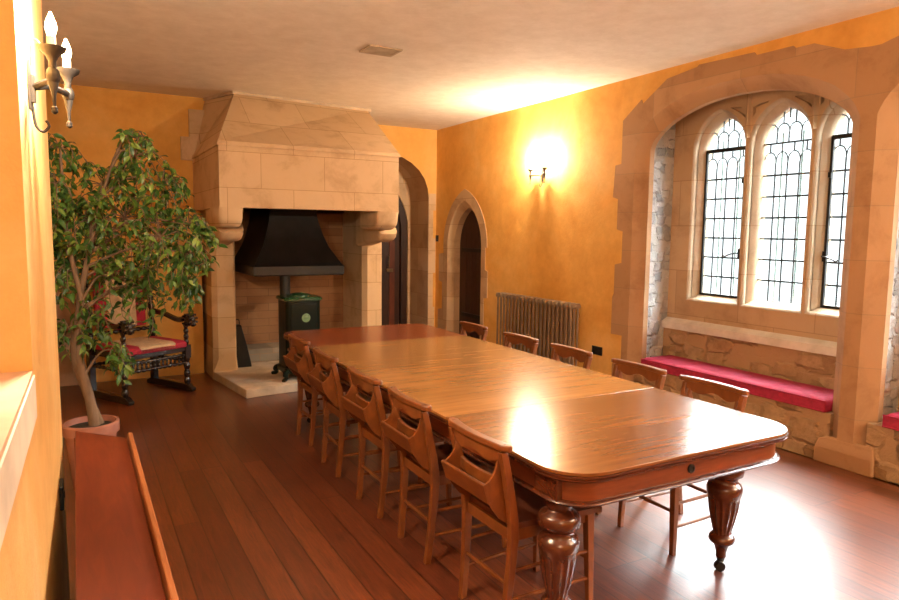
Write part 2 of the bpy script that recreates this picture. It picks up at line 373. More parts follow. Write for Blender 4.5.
c = BAYS[1]
left = [(c+HO, 0), (2.55, 0), (2.55, 2.83), (c+0.85, 2.88), (c+0.5, 2.93), (c-0.5, 2.95), (c-1.0, 2.8), (c-1.25, 2.6)]
right = [(c-1.25, 0), (c-HO, 0)]
bm = surround(c, left, right); link('trim_2', bm, MSX, kind='structure', smooth=30)
# rough dark foot of the pier
bm = B()
loft(bm, [[(XW-d, y0, z), (XW+0.02, y0, z), (XW+0.02, y1, z), (XW-d, y1, z)] for z, d, y0, y1 in ((0, 0.02, 2.40, 2.815), (0.11, 0.017, 2.405, 2.81), (0.17, 0.008, 2.41, 2.79), (0.20, 0.006, 2.42, 2.71))])
link('trim_3', bm, MSX, kind='structure', smooth=0, bevel=0.012)

# bays: side walls, seat, sill, ceiling, window
GX = 5.15
def bay(idx, c):
    ya, yb = c-1.10, c+0.965
    bm = B(); box(bm, XW+0.14, 5.35, yb, yb+0.12, 0, 2.95); o = link('wall_bay_left_%d' % idx, bm, MRW, kind='structure', smooth=0)
    bm = B(); box(bm, XW+0.14, 5.35, ya-0.04, ya, 0, 2.95); link('wall_bay_right_%d' % idx, bm, MRW, kind='structure', smooth=0)
    bm = B(); bm.free()
    bm = B(); box(bm, XW+0.14, 5.35, ya, yb, 2.93, 3.0); link('ceiling_bay_%d' % idx, bm, MC, kind='structure', smooth=0)
    # seat block
    bm = B(); box(bm, XW+0.088, 4.98, c-HI+0.002, c+HI-0.002, 0, 0.356); box(bm, XW+0.02, XW+0.09, c-HI-0.03, c+HI+0.03, 0, 0.354); box(bm, XW+0.145, 4.98, ya, yb, 0, 0.355); link('wall_seat_%d' % idx, bm, MRY, kind='structure', smooth=0)
    bm = B(); box(bm, 4.98, 5.35, ya, yb, 0, 0.72); link('wall_seat_back_%d' % idx, bm, MRY, kind='structure', smooth=0)
    bm = B(); slab(bm, 'y', ya, yb, [(4.955, 0.70), (5.35, 0.70), (5.35, 0.80), (5.02, 0.80), (4.955, 0.765)]); link('trim_sill_%d' % idx, bm, MSP, kind='structure', smooth=0)
    # window
    root = empty('window_%d' % idx, (0, 0, 0), kind='structure')
    wy = [c+0.462, c-0.128, c-0.718]
    HW, ZS, Z0 = 0.283, 2.35, 0.985
    steps = [(5.02, 0.283, 0.0), (5.028, 0.272, 0.012), (5.045, 0.262, 0.02), (5.07, 0.262, 0.02), (5.10, 0.232, 0.045), (5.13, 0.216, 0.055), (5.20, 0.216, 0.055)]
    def lp(y, hw, dz): return pointed(y, hw, ZS, base=Z0+dz, cc=0.082)
    bm = B()
    tri = []
    for k in range(2):
        ym = (wy[k]+wy[k+1])/2
        for s in (-1, 1):
            tri.append([(ym+s*0.035, 2.67), (ym+s*0.035, 2.59), (ym+s*0.075, 2.63), (ym+s*0.19, 2.70), (ym+s*0.10, 2.69)])
    slab(bm, 'x', 5.02, 5.06, [(ya, 0.80), (yb, 0.80), (yb, 2.93), (ya, 2.93)], [lp(y, HW, 0) for y in wy] + tri)
    slab(bm, 'x', 5.06, 5.075, [(ya, 0.80), (yb, 0.80), (yb, 2.93), (ya, 2.93)], [lp(y, 0.262, 0.02) for y in wy])
    slab(bm, 'x', 5.075, 5.24, [(ya, 0.80), (yb, 0.80), (yb, 2.93), (ya, 2.93)], [lp(y, 0.262, 0.02) for y in wy])
    link('stone_frame', bm, MSM, root, smooth=20)
    for y in wy:
        bm = B(); loops = [[(x, p[0], p[1]) for p in lp(y, hw, dz)] for x, hw, dz in steps]
        loft(bm, loops, True, False); link('light_moulding', bm, MSMO, root, smooth=40)
    for k in range(2):
        ym = (wy[k]+wy[k+1])/2
        bm = B(); slab(bm, 'z', 2.42, 2.80, [(5.022, ym-0.022), (5.022, ym+0.022), (4.99, ym+0.006), (4.99, ym-0.006)]); link('spandrel_rib', bm, MSM, root, smooth=0)
    for k, y in enumerate(wy):
        cas = k != 1
        hw, zb = 0.216, Z0+0.055
        r = hw+0.082
        def top(yy, inset=0.0):
            d = abs(yy-y)+0.082; rr = r-inset; return ZS + math.sqrt(max(0, rr*rr-d*d))
        g = pointed(y, hw, ZS, base=zb, cc=0.082)
        bm = B(); slab(bm, 'x', GX, GX+0.004, g); gl = link('leaded_glass', bm, MGL, root, smooth=0)
        bm = B(); t = 0.0072
        ncol = 4; cw = 2*hw/ncol
        xs = GX-0.003
        def V(yy, z0, z1): box(bm, xs-0.004, xs+0.003, yy-t*0.75, yy+t*0.75, z0, z1)
        def Hh(z, y0=y-hw, y1=y+hw): box(bm, xs-0.004, xs+0.006, y0, y1, z-t, z+t)
        def arc(yc, z0, rw, rz, side=None):
            pts = []
            for i in range(11):
                a = PI*i/10; q = (xs+0.001, yc+rw*math.cos(a), z0+rz*math.sin(a)**0.8)
                if abs(q[1]-y) < hw-0.001 and q[2] < top(q[1]): pts.append(q)
            if len(pts) > 1: tube(bm, pts, t*0.75, 4)
        zr = ZS+0.01
        rows = 6; zt = 2.10; rh = (zt-zb)/rows
        for i in range(rows+1): Hh(zb+i*rh)
        for i in range(1, ncol): V(y-hw+i*cw, zb, zt+0.10)
        for i in range(ncol): arc(y-hw+(i+0.5)*cw, zt+0.10, cw/2, 0.09)
        for i in range(ncol): V(y-hw+(i+0.5)*cw, zt+0.185, zr)
        for i in range(1, ncol): V(y-hw+i*cw, zr, min(zr+0.09, top(y-hw+i*cw)))
        for i in range(ncol):
            yc = y-hw+(i+0.5)*cw; arc(yc, zr+0.09, cw/2, 0.07)
        for i in range(1, ncol-1+1):
            V(y-hw+(i+0.0)*cw, zr+0.2, top(y-hw+i*cw)) if i == 2 else None
        for i in (1, 2): V(y-hw+(i+0.5)*cw, zr+0.16, top(y-hw+(i+0.5)*cw))
        link('lead_cames', bm, MLEAD, gl, smooth=0)
        bm = B()
        for d in (-0.09, 0.09): box(bm, GX+0.05, GX+0.064, y+d-0.008, y+d+0.008, zb, ZS+0.10)
        link('security_bars', bm, MBAR, root, smooth=0)
        bm = B(); box(bm, GX-0.022, GX-0.006, y-hw, y+hw, zr-0.013 if cas else zr-0.006, zr+0.013 if cas else zr+0.006); link('transom_bar', bm, MIRON, root, smooth=0)
        if cas:
            bm = B(); fw = 0.020
            slab(bm, 'x', GX-0.030, GX-0.006, [(y-hw, zb), (y+hw, zb), (y+hw, zr), (y-hw, zr)], [[(y-hw+fw, zb+fw), (y+hw-fw, zb+fw), (y+hw-fw, zr-fw), (y-hw+fw, zr-fw)]])
            cf = link('casement_frame', bm, MIRON, root, smooth=0)
            s = -1 if k == 0 else 1; ye = y+s*(hw-0.012)
            bm = B(); box(bm, GX-0.045, GX-0.03, ye-0.016, ye+0.016, 1.40, 1.48)
            tube(bm, bez([(GX-0.045, ye, 1.44), (GX-0.075, ye, 1.44), (GX-0.085, ye-s*0.04, 1.435), (GX-0.08, ye-s*0.09, 1.42), (GX-0.085, ye-s*0.12, 1.405), (GX-0.08, ye-s*0.135, 1.42)], 5), 0.007, 6)
            box(bm, GX-0.045, GX-0.03, ye-0.013, ye+0.013, 2.05, 2.09)
            link('casement_handle', bm, MIRON, cf)
bay(1, BAYS[0]); bay(2, BAYS[1])

# seat cushions
def cushion(c, label):
    bm = B(); x0, x1, y0, y1, z0, z1 = XW+0.0, 4.965, c-0.92, c+0.85, 0.358, 0.452
    nx, ny = 14, 60
    top = [[None]*(ny+1) for _ in range(nx+1)]
    for i in range(nx+1):
        for j in range(ny+1):
            u, v = i/nx, j/ny
            ed = min(u, 1-u)*0.38; ev = min(v, 1-v)*1.77; e = min(ed, ev)
            z = z1 - 0.02*(1-min(1, e/0.03))**2
            dd = min(((u-0.5)*0.38)**2 + (((v*1.77) % 0.295)-0.1475)**2, 1)
            z -= 0.012*math.exp(-dd/0.0009)
            top[i][j] = bm.verts.new((x0+(x1-x0)*u, y0+(y1-y0)*v, z))
    for i in range(nx):
        for j in range(ny): bm.faces.new([top[i][j], top[i+1][j], top[i+1][j+1], top[i][j+1]])
    rim = [top[i][0] for i in range(nx+1)] + [top[nx][j] for j in range(1, ny+1)] + [top[i][ny] for i in range(nx-1, -1, -1)] + [top[0][j] for j in range(ny-1, 0, -1)]
    low = [bm.verts.new((v.co.x, v.co.y, z0)) for v in rim]
    for i in range(len(rim)):
        j = (i+1) % len(rim); bm.faces.new([rim[i], low[i], low[j], rim[j]])
    bm.faces.new(low)
    r = empty('window_seat_cushion', (0, 0, 0), label=label, cat='cushion')
    link('cushion_pad', bm, MCUSH, r, smooth=60)
    bm = B()
    for z in (z0+0.006, z1-0.014):
        tube(bm, [(x0, y0, z), (x0, y1, z)], 0.005, 6)
    link('piping', bm, MCUSH, r)
cushion(BAYS[0], 'long crimson velvet cushion on the stone window seat below the three leaded lights')
cushion(BAYS[1], 'crimson cushion on the next window seat, just showing at the photo\'s right edge')

# right-wall doorway: stone surround + plank door
bm = B(); I = dpoly(0.38, 0.0, 1.40, 0.17)
lo = dpoly(0.45, 0.0, 1.40, 0.20)
jag = [(DOORC-0.60, 0), (DOORC-0.60, 0.35), (DOORC-0.53, 0.36), (DOORC-0.53, 0.75), (DOORC-0.61, 0.76), (DOORC-0.61, 1.1), (DOORC-0.55, 1.12), (DOORC-0.55, 1.40)]
ar = [p for p in pointed(DOORC-0.01, 0.58, 1.40, cc=0.22)]
jag += list(reversed(ar))[0:] 
jag += [(DOORC+0.56, 1.30), (DOORC+0.70, 1.28), (DOORC+0.70, 0.9), (DOORC+0.6, 0.88), (DOORC+0.6, 0.5), (DOORC+0.72, 0.48), (DOORC+0.72, 0)]
slab(bm, 'x', XW-0.006, XW+0.03, jag + list(lo))
inset_strip(bm, lo, I, XW-0.005, XW+0.07)
slab(bm, 'x', XW+0.07, XW+0.20, [(DOORC-0.52, 0)] + list(reversed(I)) + [(DOORC+0.52, 0), (DOORC+0.52, 2.05), (DOORC-0.52, 2.05)])
link('trim_4', bm, MSD, kind='structure', smooth=30)
d1 = empty('door_1', (0, 0, 0), kind='structure')
bm = B(); D = pointed(DOORC, 0.42, 1.40, base=0.0, cc=0.17); slab(bm, 'x', XW+0.16, XW+0.21, D)
for k in range(1, 5):
    y = DOORC-0.36+k*0.144; box(bm, XW+0.155, XW+0.161, y-0.012, y+0.012, 0, 1.6)
link('door_leaf', bm, MDOOR, d1, smooth=0)
bm = B()
for z in (0.45, 1.35): box(bm, XW+0.148, XW+0.16, DOORC-0.34, DOORC+0.30, z-0.025, z+0.025)
link('strap_hinge', bm, MIRON, d1, smooth=0)
bm = B(); box(bm, XW+0.0, XW-0.035, DOORC+0.50, DOORC+0.56, 1.0, 1.04); bm.free()

# back wall: right part (Y 8.65) with segmental archway; left part (Y 8.0)
YB = 8.65
def seg(c, hw, zs, rise, base, n=14):
    return [(c+hw, base)] + [(c+hw*math.cos(PI*i/n), zs+rise*math.sin(PI*i/n)**0.85) for i in range(n+1)] + [(c-hw, base)]
AR = seg(3.72, 0.74, 2.02, 0.66, 0)
bm = B(); slab(bm, 'y', YB, YB+0.15, [(2.9, 0)] + [(2.98, 0)] + list(reversed(AR[1:-1])) + [(4.46, 0), (4.72, 0), (4.72, H), (2.9, H)])
link('wall_back_right', bm, MP, kind='structure', smooth=20)
bm = B(); box(bm, -0.4, 1.3, 8.0, 8.2, 0, H); box(bm, 1.3, 1.5, 8.0, 8.2, 2.31, H); link('wall_back_left', bm, MP, kind='structure', smooth=0)
bm = B(); box(bm, -0.4, 1.2, 7.76, 8.0, 0, 1.37); link('wall_back_lower', bm, MP, kind='structure', smooth=0)
bm = B(); box(bm, -0.4, 1.215, 7.72, 8.0, 1.37, 1.42); box(bm, 0.95, 1.205, 7.735, 8.0, 1.20, 1.37); link('trim_5', bm, MSY, kind='structure', smooth=0)
bm = B(); box(bm, -0.2, 0.0, 7.70, 8.0, 0, 1.25); link('trim_6', bm, MSPK, kind='structure', smooth=0)
bm = B(); box(bm, 1.05, 1.25, 7.95, 8.0, 2.35, 2.60); box(bm, 1.14, 1.3, 7.95, 8.0, 2.60, 2.90); link('trim_7', bm, MSY, kind='structure', smooth=0)
# stone edge of the archway reveal + passage
bm = B()
a2 = seg(3.72, 0.739, 2.02, 0.659, 0.0); a3 = seg(3.72, 0.739, 2.02, 0.659, 0.0)
A = [bm.verts.new((p[0], YB-0.004, p[1])) for p in a2]; Bv = [bm.verts.new((p[0], YB+0.62, p[1])) for p in a3]
for i in range(len(A)-1): bm.faces.new([A[i], A[i+1], Bv[i+1], Bv[i]])
link('trim_8', bm, MSD, kind='structure', smooth=40)
bm = B()
strip = [(4.457, 0), (4.56, 0), (4.56, 0.5), (4.535, 0.5), (4.535, 1.0), (4.57, 1.0), (4.57, 1.5), (4.53, 1.5), (4.53, 1.9), (4.57, 1.9), (4.57, 2.14), (4.455, 2.14)]
slab(bm, 'y', YB-0.006, YB+0.01, strip); link('trim_9', bm, MSY, kind='structure', smooth=0)
bm = B(); IN = pointed(3.80, 0.62, 1.62, base=0, cc=0.3)
slab(bm, 'y', YB+0.60, YB+0.72, [(2.9, 0)] + [(3.18, 0)] + list(reversed(IN[1:-1])) + [(4.42, 0), (4.6, 0), (4.6, 2.95), (2.9, 2.95)])
link('wall_passage', bm, MSY, kind='structure', smooth=20)
d2 = empty('door_2', (0, 0, 0), kind='structure')
bm = B(); o1 = pointed(3.80, 0.63, 1.62, base=0, cc=0.3); i1 = pointed(3.80, 0.52, 1.62, base=0, cc=0.26)
slab(bm, 'y', YB+0.63, YB+0.74, o1[1:-1] + [(3.17, 0)] + [(3.28, 0)] + list(reversed(i1[1:-1])) + [(4.32, 0), (4.43, 0)])
link('door_frame', bm, MDOOR, d2, smooth=30)
bm = B(); slab(bm, 'y', YB+0.70, YB+0.76, i1); link('door_leaf', bm, MDOOR, d2, smooth=0)
bm = B(); box(bm, 4.15, 4.235, YB+0.685, YB+0.71, 0, 1.98); link('door_stile', bm, MDOORR, d2, smooth=0, label='red brown stile')
bm = B(); box(bm, 4.10, 4.20, YB+0.66, YB+0.69, 0.98, 1.03); tube(bm, bez([(4.12, YB+0.67, 1.22), (4.12, YB+0.63, 1.2), (4.12, YB+0.63, 1.08), (4.12, YB+0.67, 1.06)], 5), 0.008, 6); link('door_latch', bm, MBRASS, d2)
# left walls
bm = B()
def WX(y): return -0.13+0.0165*y
NZ0, NZ1, NY1 = 1.15, 2.75, 1.84
# near wall as four blocks around the niche (niche depth 0.5)
def wblock(bm, y0, y1, z0, z1, d=0.7):
    v = [(WX(y0), y0), (WX(y1), y1), (-1.1, y1), (-1.1, y0)]
    slab(bm, 'z', z0, z1, v)
wblock(bm, NY1, 3.13, 0, H); wblock(bm, -0.6, NY1, 0, NZ0); wblock(bm, -0.6, NY1, NZ1, H); wblock(bm, -2.2, -0.6, 0, H)
v = [(-0.62, -0.6), (-0.62, NY1), (-1.1, NY1), (-1.1, -0.6)]; slab(bm, 'z', NZ0, NZ1, v)
link('wall_left', bm, MPL, kind='structure', smooth=0, bevel=0.0)
bm = B(); slab(bm, 'z', NZ0-0.0, 1.262, [(WX(-0.6), -0.6), (WX(NY1), NY1), (-0.62, NY1), (-0.62, -0.6)]); link('trim_10', bm, MSPK, kind='structure', smooth=0)
bm = B(); slab(bm, 'z', NZ0, 1.250, [(WX(-0.6)+0.004, -0.6), (WX(NY1)+0.004, NY1+0.004), (-0.12, NY1+0.004), (-0.14, -0.6)]); link('trim_11', bm, MSP, kind='structure', smooth=0)
bm = B(); box(bm, -0.4, -0.22, 3.13, 8.0, 0, H); link('wall_left_alcove', bm, MPL, kind='structure', smooth=0)
bm = B(); box(bm, -1.2, 4.8, -2.3, -2.2, 0, H); link('wall_near', bm, MP, kind='structure', smooth=0)

# ------------------------------------------------------------------ fireplace
fp = empty('stone_fireplace', (2.1, 7.4, 0), label='tall sandstone chimneypiece with tapering hood rising to the ceiling', cat='fireplace')
def fl(name, bm, m, **k):
    o = link(name, bm, m, None, **k); o.parent = fp; o.matrix_parent_inverse = Matrix.Translation((-2.1, -7.4, 0)); return o
bm = B()
c0 = [(1.17, 6.45), (2.97, 6.45), (3.18, 8.64), (1.17, 7.99)]
hoodlow = [[(x, y, z) for x, y in c0] for z in (1.80, 2.36)]
loft(bm, hoodlow, True, False)
# lintel front with inner face, open beneath
inn = [(1.30, 6.62), (2.84, 6.62), (2.96, 8.05), (1.30, 8.05)]
A = [bm.verts.new((x, y, 1.80)) for x, y in c0]; Bv = [bm.verts.new((x, y, 1.80)) for x, y in inn]; Cv = [bm.verts.new((x, y, 2.30)) for x, y in inn]
for i in range(4):
    j = (i+1) % 4; bm.faces.new([A[i], A[j], Bv[j], Bv[i]]); bm.faces.new([Bv[i], Bv[j], Cv[j], Cv[i]])
bm.faces.new(Cv)
bmesh.ops.remove_doubles(bm, verts=bm.verts, dist=0.0005)
fl('lintel', bm, MSY, smooth=20)
bm = B()
cs = [[(1.155, 6.435), (2.985, 6.435), (3.19, 8.64), (1.155, 7.99)], [(1.165, 6.445), (2.975, 6.445), (3.185, 8.64), (1.165, 7.99)]]
loft(bm, [[(x, y, 2.36) for x, y in cs[0]], [(x, y, 2.372) for x, y in cs[0]], [(x, y, 2.40) for x, y in cs[1]]]); fl('string_course', bm, MSY, smooth=0)
bm = B()
top = [(1.53, 7.45), (3.10, 7.66), (3.40, 8.64), (1.32, 7.99)]
loft(bm, [[(x, y, 2.395) for x, y in cs[1]], [(x, y, H-0.002) for x, y in top]]); fl('hood', bm, MSY, smooth=0)
bm = B(); t2 = [(1.50, 7.41), (3.14, 7.62), (3.42, 8.64), (1.30, 7.99)]
loft(bm, [[(x, y, H-0.03) for x, y in t2], [(x, y, H-0.001) for x, y in t2]]); fl('hood_cap', bm, MSH, smooth=0)
def shaft(x0, x1, name='shaft'):
    bm = B()
    def ring(z, e=0.0, ch=0.05):
        return [(x0-e+ch, 7.36-e, z), (x1+e-0.02, 7.36-e, z), (x1+e, 7.38-e, z), (x1+e, 8.62 if x0 > 2 else 8.05, z), (x0-e, 8.62 if x0 > 2 else 8.05, z), (x0-e, 7.36-e+ch, z)]
    loft(bm, [ring(0.0, 0.01, 0.01), ring(0.10, 0.01, 0.012), ring(0.22), ring(1.81)]); fl(name, bm, MSY, smooth=20)
shaft(1.24, 1.48); shaft(2.94, 3.18)
def corbel(x0, x1, u0, u1):
    def body(prof, xa, xb, rx):
        L = []; cy = sum(p[0] for p in prof)/len(prof); cz = max(p[1] for p in prof)
        for x, k in ((xa, 0.0), (xa+rx*0.35, 0.6), (xa+rx, 1.0), (xb-rx, 1.0), (xb-rx*0.35, 0.6), (xb, 0.0)):
            L.append([(x, p[0] if p[0] > cy else p[0]+(1-k)*rx*0.8*(0 if p[1] > cz-0.02 else 1), p[1] if p[1] > cz-0.02 else p[1]+(1-k)*rx*0.9) for p in prof])
        loft(bm, L)
    bm = B(); body([(6.95, 1.81), (6.452, 1.81), (6.452, 1.70), (6.46, 1.665), (6.49, 1.635), (6.54, 1.615), (6.62, 1.61), (6.95, 1.615)], x0, x1, 0.035)
    fl('corbel', bm, MSY, smooth=40)
    bm = B(); body([(7.40, 1.81), (6.80, 1.81), (6.80, 1.64), (6.73, 1.60), (6.70, 1.565), (6.72, 1.52), (6.78, 1.49), (6.88, 1.48), (7.05, 1.475), (7.20, 1.45), (7.40, 1.42)], u0, u1, 0.035)
    fl('corbel', bm, MSY, smooth=40)
corbel(1.165, 1.38, 1.20, 1.44); corbel(2.735, 2.975, 2.86, 3.08)
bm = B(); box(bm, 1.20, 3.18, 8.05, 8.3, 0, 2.30); fl('fireback', bm, MBK, smooth=0)
bm = B(); slab(bm, 'z', 0, 0.085, [(1.36, 6.38), (3.02, 6.60), (3.02, 8.05), (1.245, 8.05), (1.235, 7.36)]); fl('hearth_slab', bm, MSH, smooth=0, bevel=0.008)
bm = B(); box(bm, 1.48, 2.94, 7.68, 8.05, 0.085, 0.24); fl('hearth_step', bm, ashlar('grey_hearth_blocks', (0.26, 0.22, 0.17), (0.34, 0.29, 0.22), 'xzy', 0.3, 0.09), smooth=0, bevel=0.01)
# smoke canopy
sc = empty('smoke_canopy', (2.05, 7.4, 1.12), label='black sheet metal smoke hood flaring out inside the fireplace', cat='smoke hood')
bm = B(); L = []
for z, e in ((0.0, 0.0), (0.012, 0.012), (0.10, 0.012), (0.112, 0.0), (0.13, -0.015), (0.20, -0.055), (0.30, -0.115), (0.42, -0.16), (0.56, -0.20), (0.70, -0.225), (1.10, -0.25)):
    L.append([(-0.47-e, -0.49-e, z), (0.47+e, -0.49-e, z), (0.47+e, 0.63, z), (-0.47-e, 0.63, z)])
loft(bm, L); link('canopy_shell', bm, MCANOPY, sc, smooth=25)
# stove
st = empty('heating_stove', (1.99, 6.76, 0.085), label='tall black and green enamelled stove standing on the hearth', cat='stove')
bm = B(); L = []
def rr(hx, hy, z, r=0.05, n=5):
    out = []
    for cx, cy, a0 in ((hx-r, hy-r, 0), (-hx+r, hy-r, PI/2), (-hx+r, -hy+r, PI), (hx-r, -hy+r, 1.5*PI)):
        for i in range(n+1):
            a = a0+PI/2*i/n; out.append((cx+r*math.cos(a), cy+r*math.sin(a), z))
    return out
loft(bm, [rr(0.18, 0.17, 0.12), rr(0.18, 0.17, 0.80)]); link('stove_body', bm, MGREEN, st)
bm = B(); loft(bm, [rr(0.19, 0.18, 0.80), rr(0.20, 0.19, 0.81), rr(0.20, 0.19, 0.825), rr(0.185, 0.175, 0.84)])
lathe(bm, [(0.84, 0.13), (0.85, 0.13), (0.86, 0.10), (0.872, 0.04)], seg=20); link('stove_lid', bm, MGREEN2, st)
bm = B(); loft(bm, [rr(0.20, 0.19, 0.07), rr(0.195, 0.185, 0.12)]); link('stove_plinth', bm, MGREEN, st)
for sx in (-1, 1):
    for sy in (-1, 1):
        bm = B(); tube(bm, bez([(sx*0.15, sy*0.14, 0.10), (sx*0.20, sy*0.19, 0.075), (sx*0.19, sy*0.18, 0.03), (sx*0.23, sy*0.22, 0.012)], 5), [0.028]*8+[0.02]*8, 8); link('stove_leg', bm, MGREEN, st, label='curved enamelled foot')
bm = B(); ang = 0
lathe(bm, [(-0.006, 0.045), (0.006, 0.045), (0.010, 0.036), (0.006, 0.03), (0.012, 0.012)], seg=24); o = link('round_badge', bm, MBADGE, st, loc=(0.02, -0.172, 0.63), rot=(PI/2, 0, 0))
bm = B(); box(bm, -0.13, 0.13, -0.178, -0.168, 0.46, 0.77); link('stove_door', bm, MGREEN, st, smooth=0, bevel=0.004)
bm = B(); box(bm, -0.03, 0.04, -0.185, -0.178, 0.47, 0.485); link('door_catch', bm, MBADGE, st, smooth=0)
bm = B(); tube(bm, [(-0.08, 0.23, 0.60), (-0.08, 0.23, 1.15)], 0.055, 16); tube(bm, [(-0.06, 0.12, 0.66), (-0.08, 0.23, 0.66)], 0.05, 12); link('flue_pipe', bm, MIRON, st)
# hod leaning by the left shaft
bm = B(); loft(bm, [[(1.46, 7.46, 0.085), (1.66, 7.46, 0.085), (1.66, 7.60, 0.085), (1.46, 7.60, 0.085)], [(1.48, 7.48, 0.30), (1.62, 7.48, 0.30), (1.62, 7.6, 0.30), (1.48, 7.6, 0.30)], [(1.49, 7.50, 0.55), (1.56, 7.50, 0.55), (1.56, 7.60, 0.55), (1.49, 7.60, 0.55)]])
hd = empty('coal_hod', (0, 0, 0), label='narrow black coal hod standing on the hearth against the left stone shaft', cat='coal hod')
link('hod_body', bm, MIRON, hd, bevel=0.008)
bm = B(); tube(bm, bez([(1.50, 7.55, 0.53), (1.51, 7.55, 0.60), (1.545, 7.55, 0.60), (1.55, 7.55, 0.53)], 5), 0.006, 6); link('hod_handle', bm, MIRON, hd)

# ------------------------------------------------------------------ dining table
TX0, TX1, TY0, TY1, TZ = 1.495, 2.85, 1.80, 5.68, 0.73
tb = empty('dining_table', ((TX0+TX1)/2, (TY0+TY1)/2, 0), label='long mahogany extending dining table with rounded corners and turned legs', cat='table')
tcx, tcy = (TX0+TX1)/2, (TY0+TY1)/2
def tl(name, bm, m, **k):
    for v in bm.verts: v.co.x -= tcx; v.co.y -= tcy
    return link(name, bm, m, tb, **k)
def tout(e, z, n=10, bow=0.03):
    x0, x1, y0, y1 = TX0-e, TX1+e, TY0-e, TY1+e; out = []
    r = 0.18+e
    for cx, cy, a0 in ((x1-r, y1-r, 0), (x0+r, y1-r, PI/2), (x0+r, y0+r, PI), (x1-r, y0+r, 1.5*PI)):
        for i in range(n+1):
            a = a0+PI/2*i/n; out.append((cx+r*math.cos(a), cy+r*math.sin(a), z))
    return out
seams = [2.71, 3.42, 4.13, 4.84]
full = [(p[0], p[1]) for p in tout(0, 0)]
def clip(poly, y, keep_above):
    out = []
    for i in range(len(poly)):
        a, b = poly[i], poly[(i+1) % len(poly)]
        ia = (a[1] >= y) == keep_above; ib = (b[1] >= y) == keep_above
        if ia: out.append(a)
        if ia != ib:
            t = (y-a[1])/(b[1]-a[1]); out.append((a[0]+(b[0]-a[0])*t, y))
    return out
lim = [TY0-1] + seams + [TY1+1]
for k in range(5):
    P_ = full
    if k > 0: P_ = clip(P_, lim[k]+0.0012, True)
    if k < 4: P_ = clip(P_, lim[k+1]-0.0012, False)
    bm = B(); slab(bm, 'z', 0.717, TZ, P_)
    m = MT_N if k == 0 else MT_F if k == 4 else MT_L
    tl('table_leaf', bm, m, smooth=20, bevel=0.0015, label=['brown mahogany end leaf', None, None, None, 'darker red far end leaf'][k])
bm = B(); loft(bm, [tout(e, z) for z, e in ((0.7165, -0.002), (0.714, 0.004), (0.709, 0.004), (0.706, -0.003), (0.704, -0.003), (0.701, 0.002), (0.697, 0.002), (0.694, -0.006), (0.690, -0.018), (0.684, -0.022))]); tl('edge_moulding', bm, MT_D, smooth=50)
bm = B(); loft(bm, [tout(e, z) for z, e in ((0.684, -0.045), (0.605, -0.045))]); tl('apron', bm, MT_A, smooth=40)
bm = B(); loft(bm, [tout(e, z) for z, e in ((0.606, -0.046), (0.604, -0.030), (0.596, -0.024), (0.588, -0.028), (0.583, -0.046))]); tl('apron_bead', bm, MT_D, smooth=50)
# winding socket in the apron
bm = B(); lathe(bm, [(0, 0.020), (0.006, 0.020), (0.008, 0.013), (0.003, 0.010), (0.003, 0.002)], seg=20); link('winding_hole', bm, MIRON, tb, loc=(2.17-tcx, TY0+0.046-tcy, 0.645), rot=(PI/2, 0, 0), label='iron winding socket')
prof = [(0.584, 0.080), (0.560, 0.082), (0.548, 0.078), (0.538, 0.072), (0.530, 0.082), (0.520, 0.108), (0.508, 0.120), (0.490, 0.124), (0.470, 0.118), (0.462, 0.100), (0.452, 0.088), (0.440, 0.086), (0.430, 0.094), (0.422, 0.110), (0.405, 0.120), (0.385, 0.118), (0.368, 0.112), (0.358, 0.106), (0.350, 0.108), (0.30, 0.100), (0.24, 0.082), (0.19, 0.064), (0.178, 0.062), (0.172, 0.076), (0.160, 0.088), (0.146, 0.090), (0.134, 0.080), (0.126, 0.060), (0.118, 0.050), (0.095, 0.040), (0.075, 0.034), (0.062, 0.036), (0.055, 0.030)]
prof = [(z, r*0.68) for z, r in prof]
for lx, ly in ((1.605, 1.985), (2.66, 2.06), (1.68, 5.36), (2.66, 5.36), (2.18, 3.75)):
    bm = B(); lathe(bm, prof, seg=60, flute=(0.185, 0.352, 15)); lg = link('leg', bm, MT_D, tb, loc=(lx-tcx, ly-tcy, 0), smooth=50)
    bm = B(); box(bm, -0.072, 0.072, -0.072, 0.072, 0.584, 0.684); link('leg_block', bm, MT_D, lg, smooth=0, bevel=0.006)
    bm = B(); tube(bm, [(0, 0, 0.062), (0, 0, 0.045), (-0.02, -0.012, 0.03)], [0.022, 0.018, 0.012], 10); tube(bm, [(-0.030, -0.028, 0.023), (-0.018, -0.002, 0.023)], 0.023, 18); link('castor', bm, MIRON, lg)

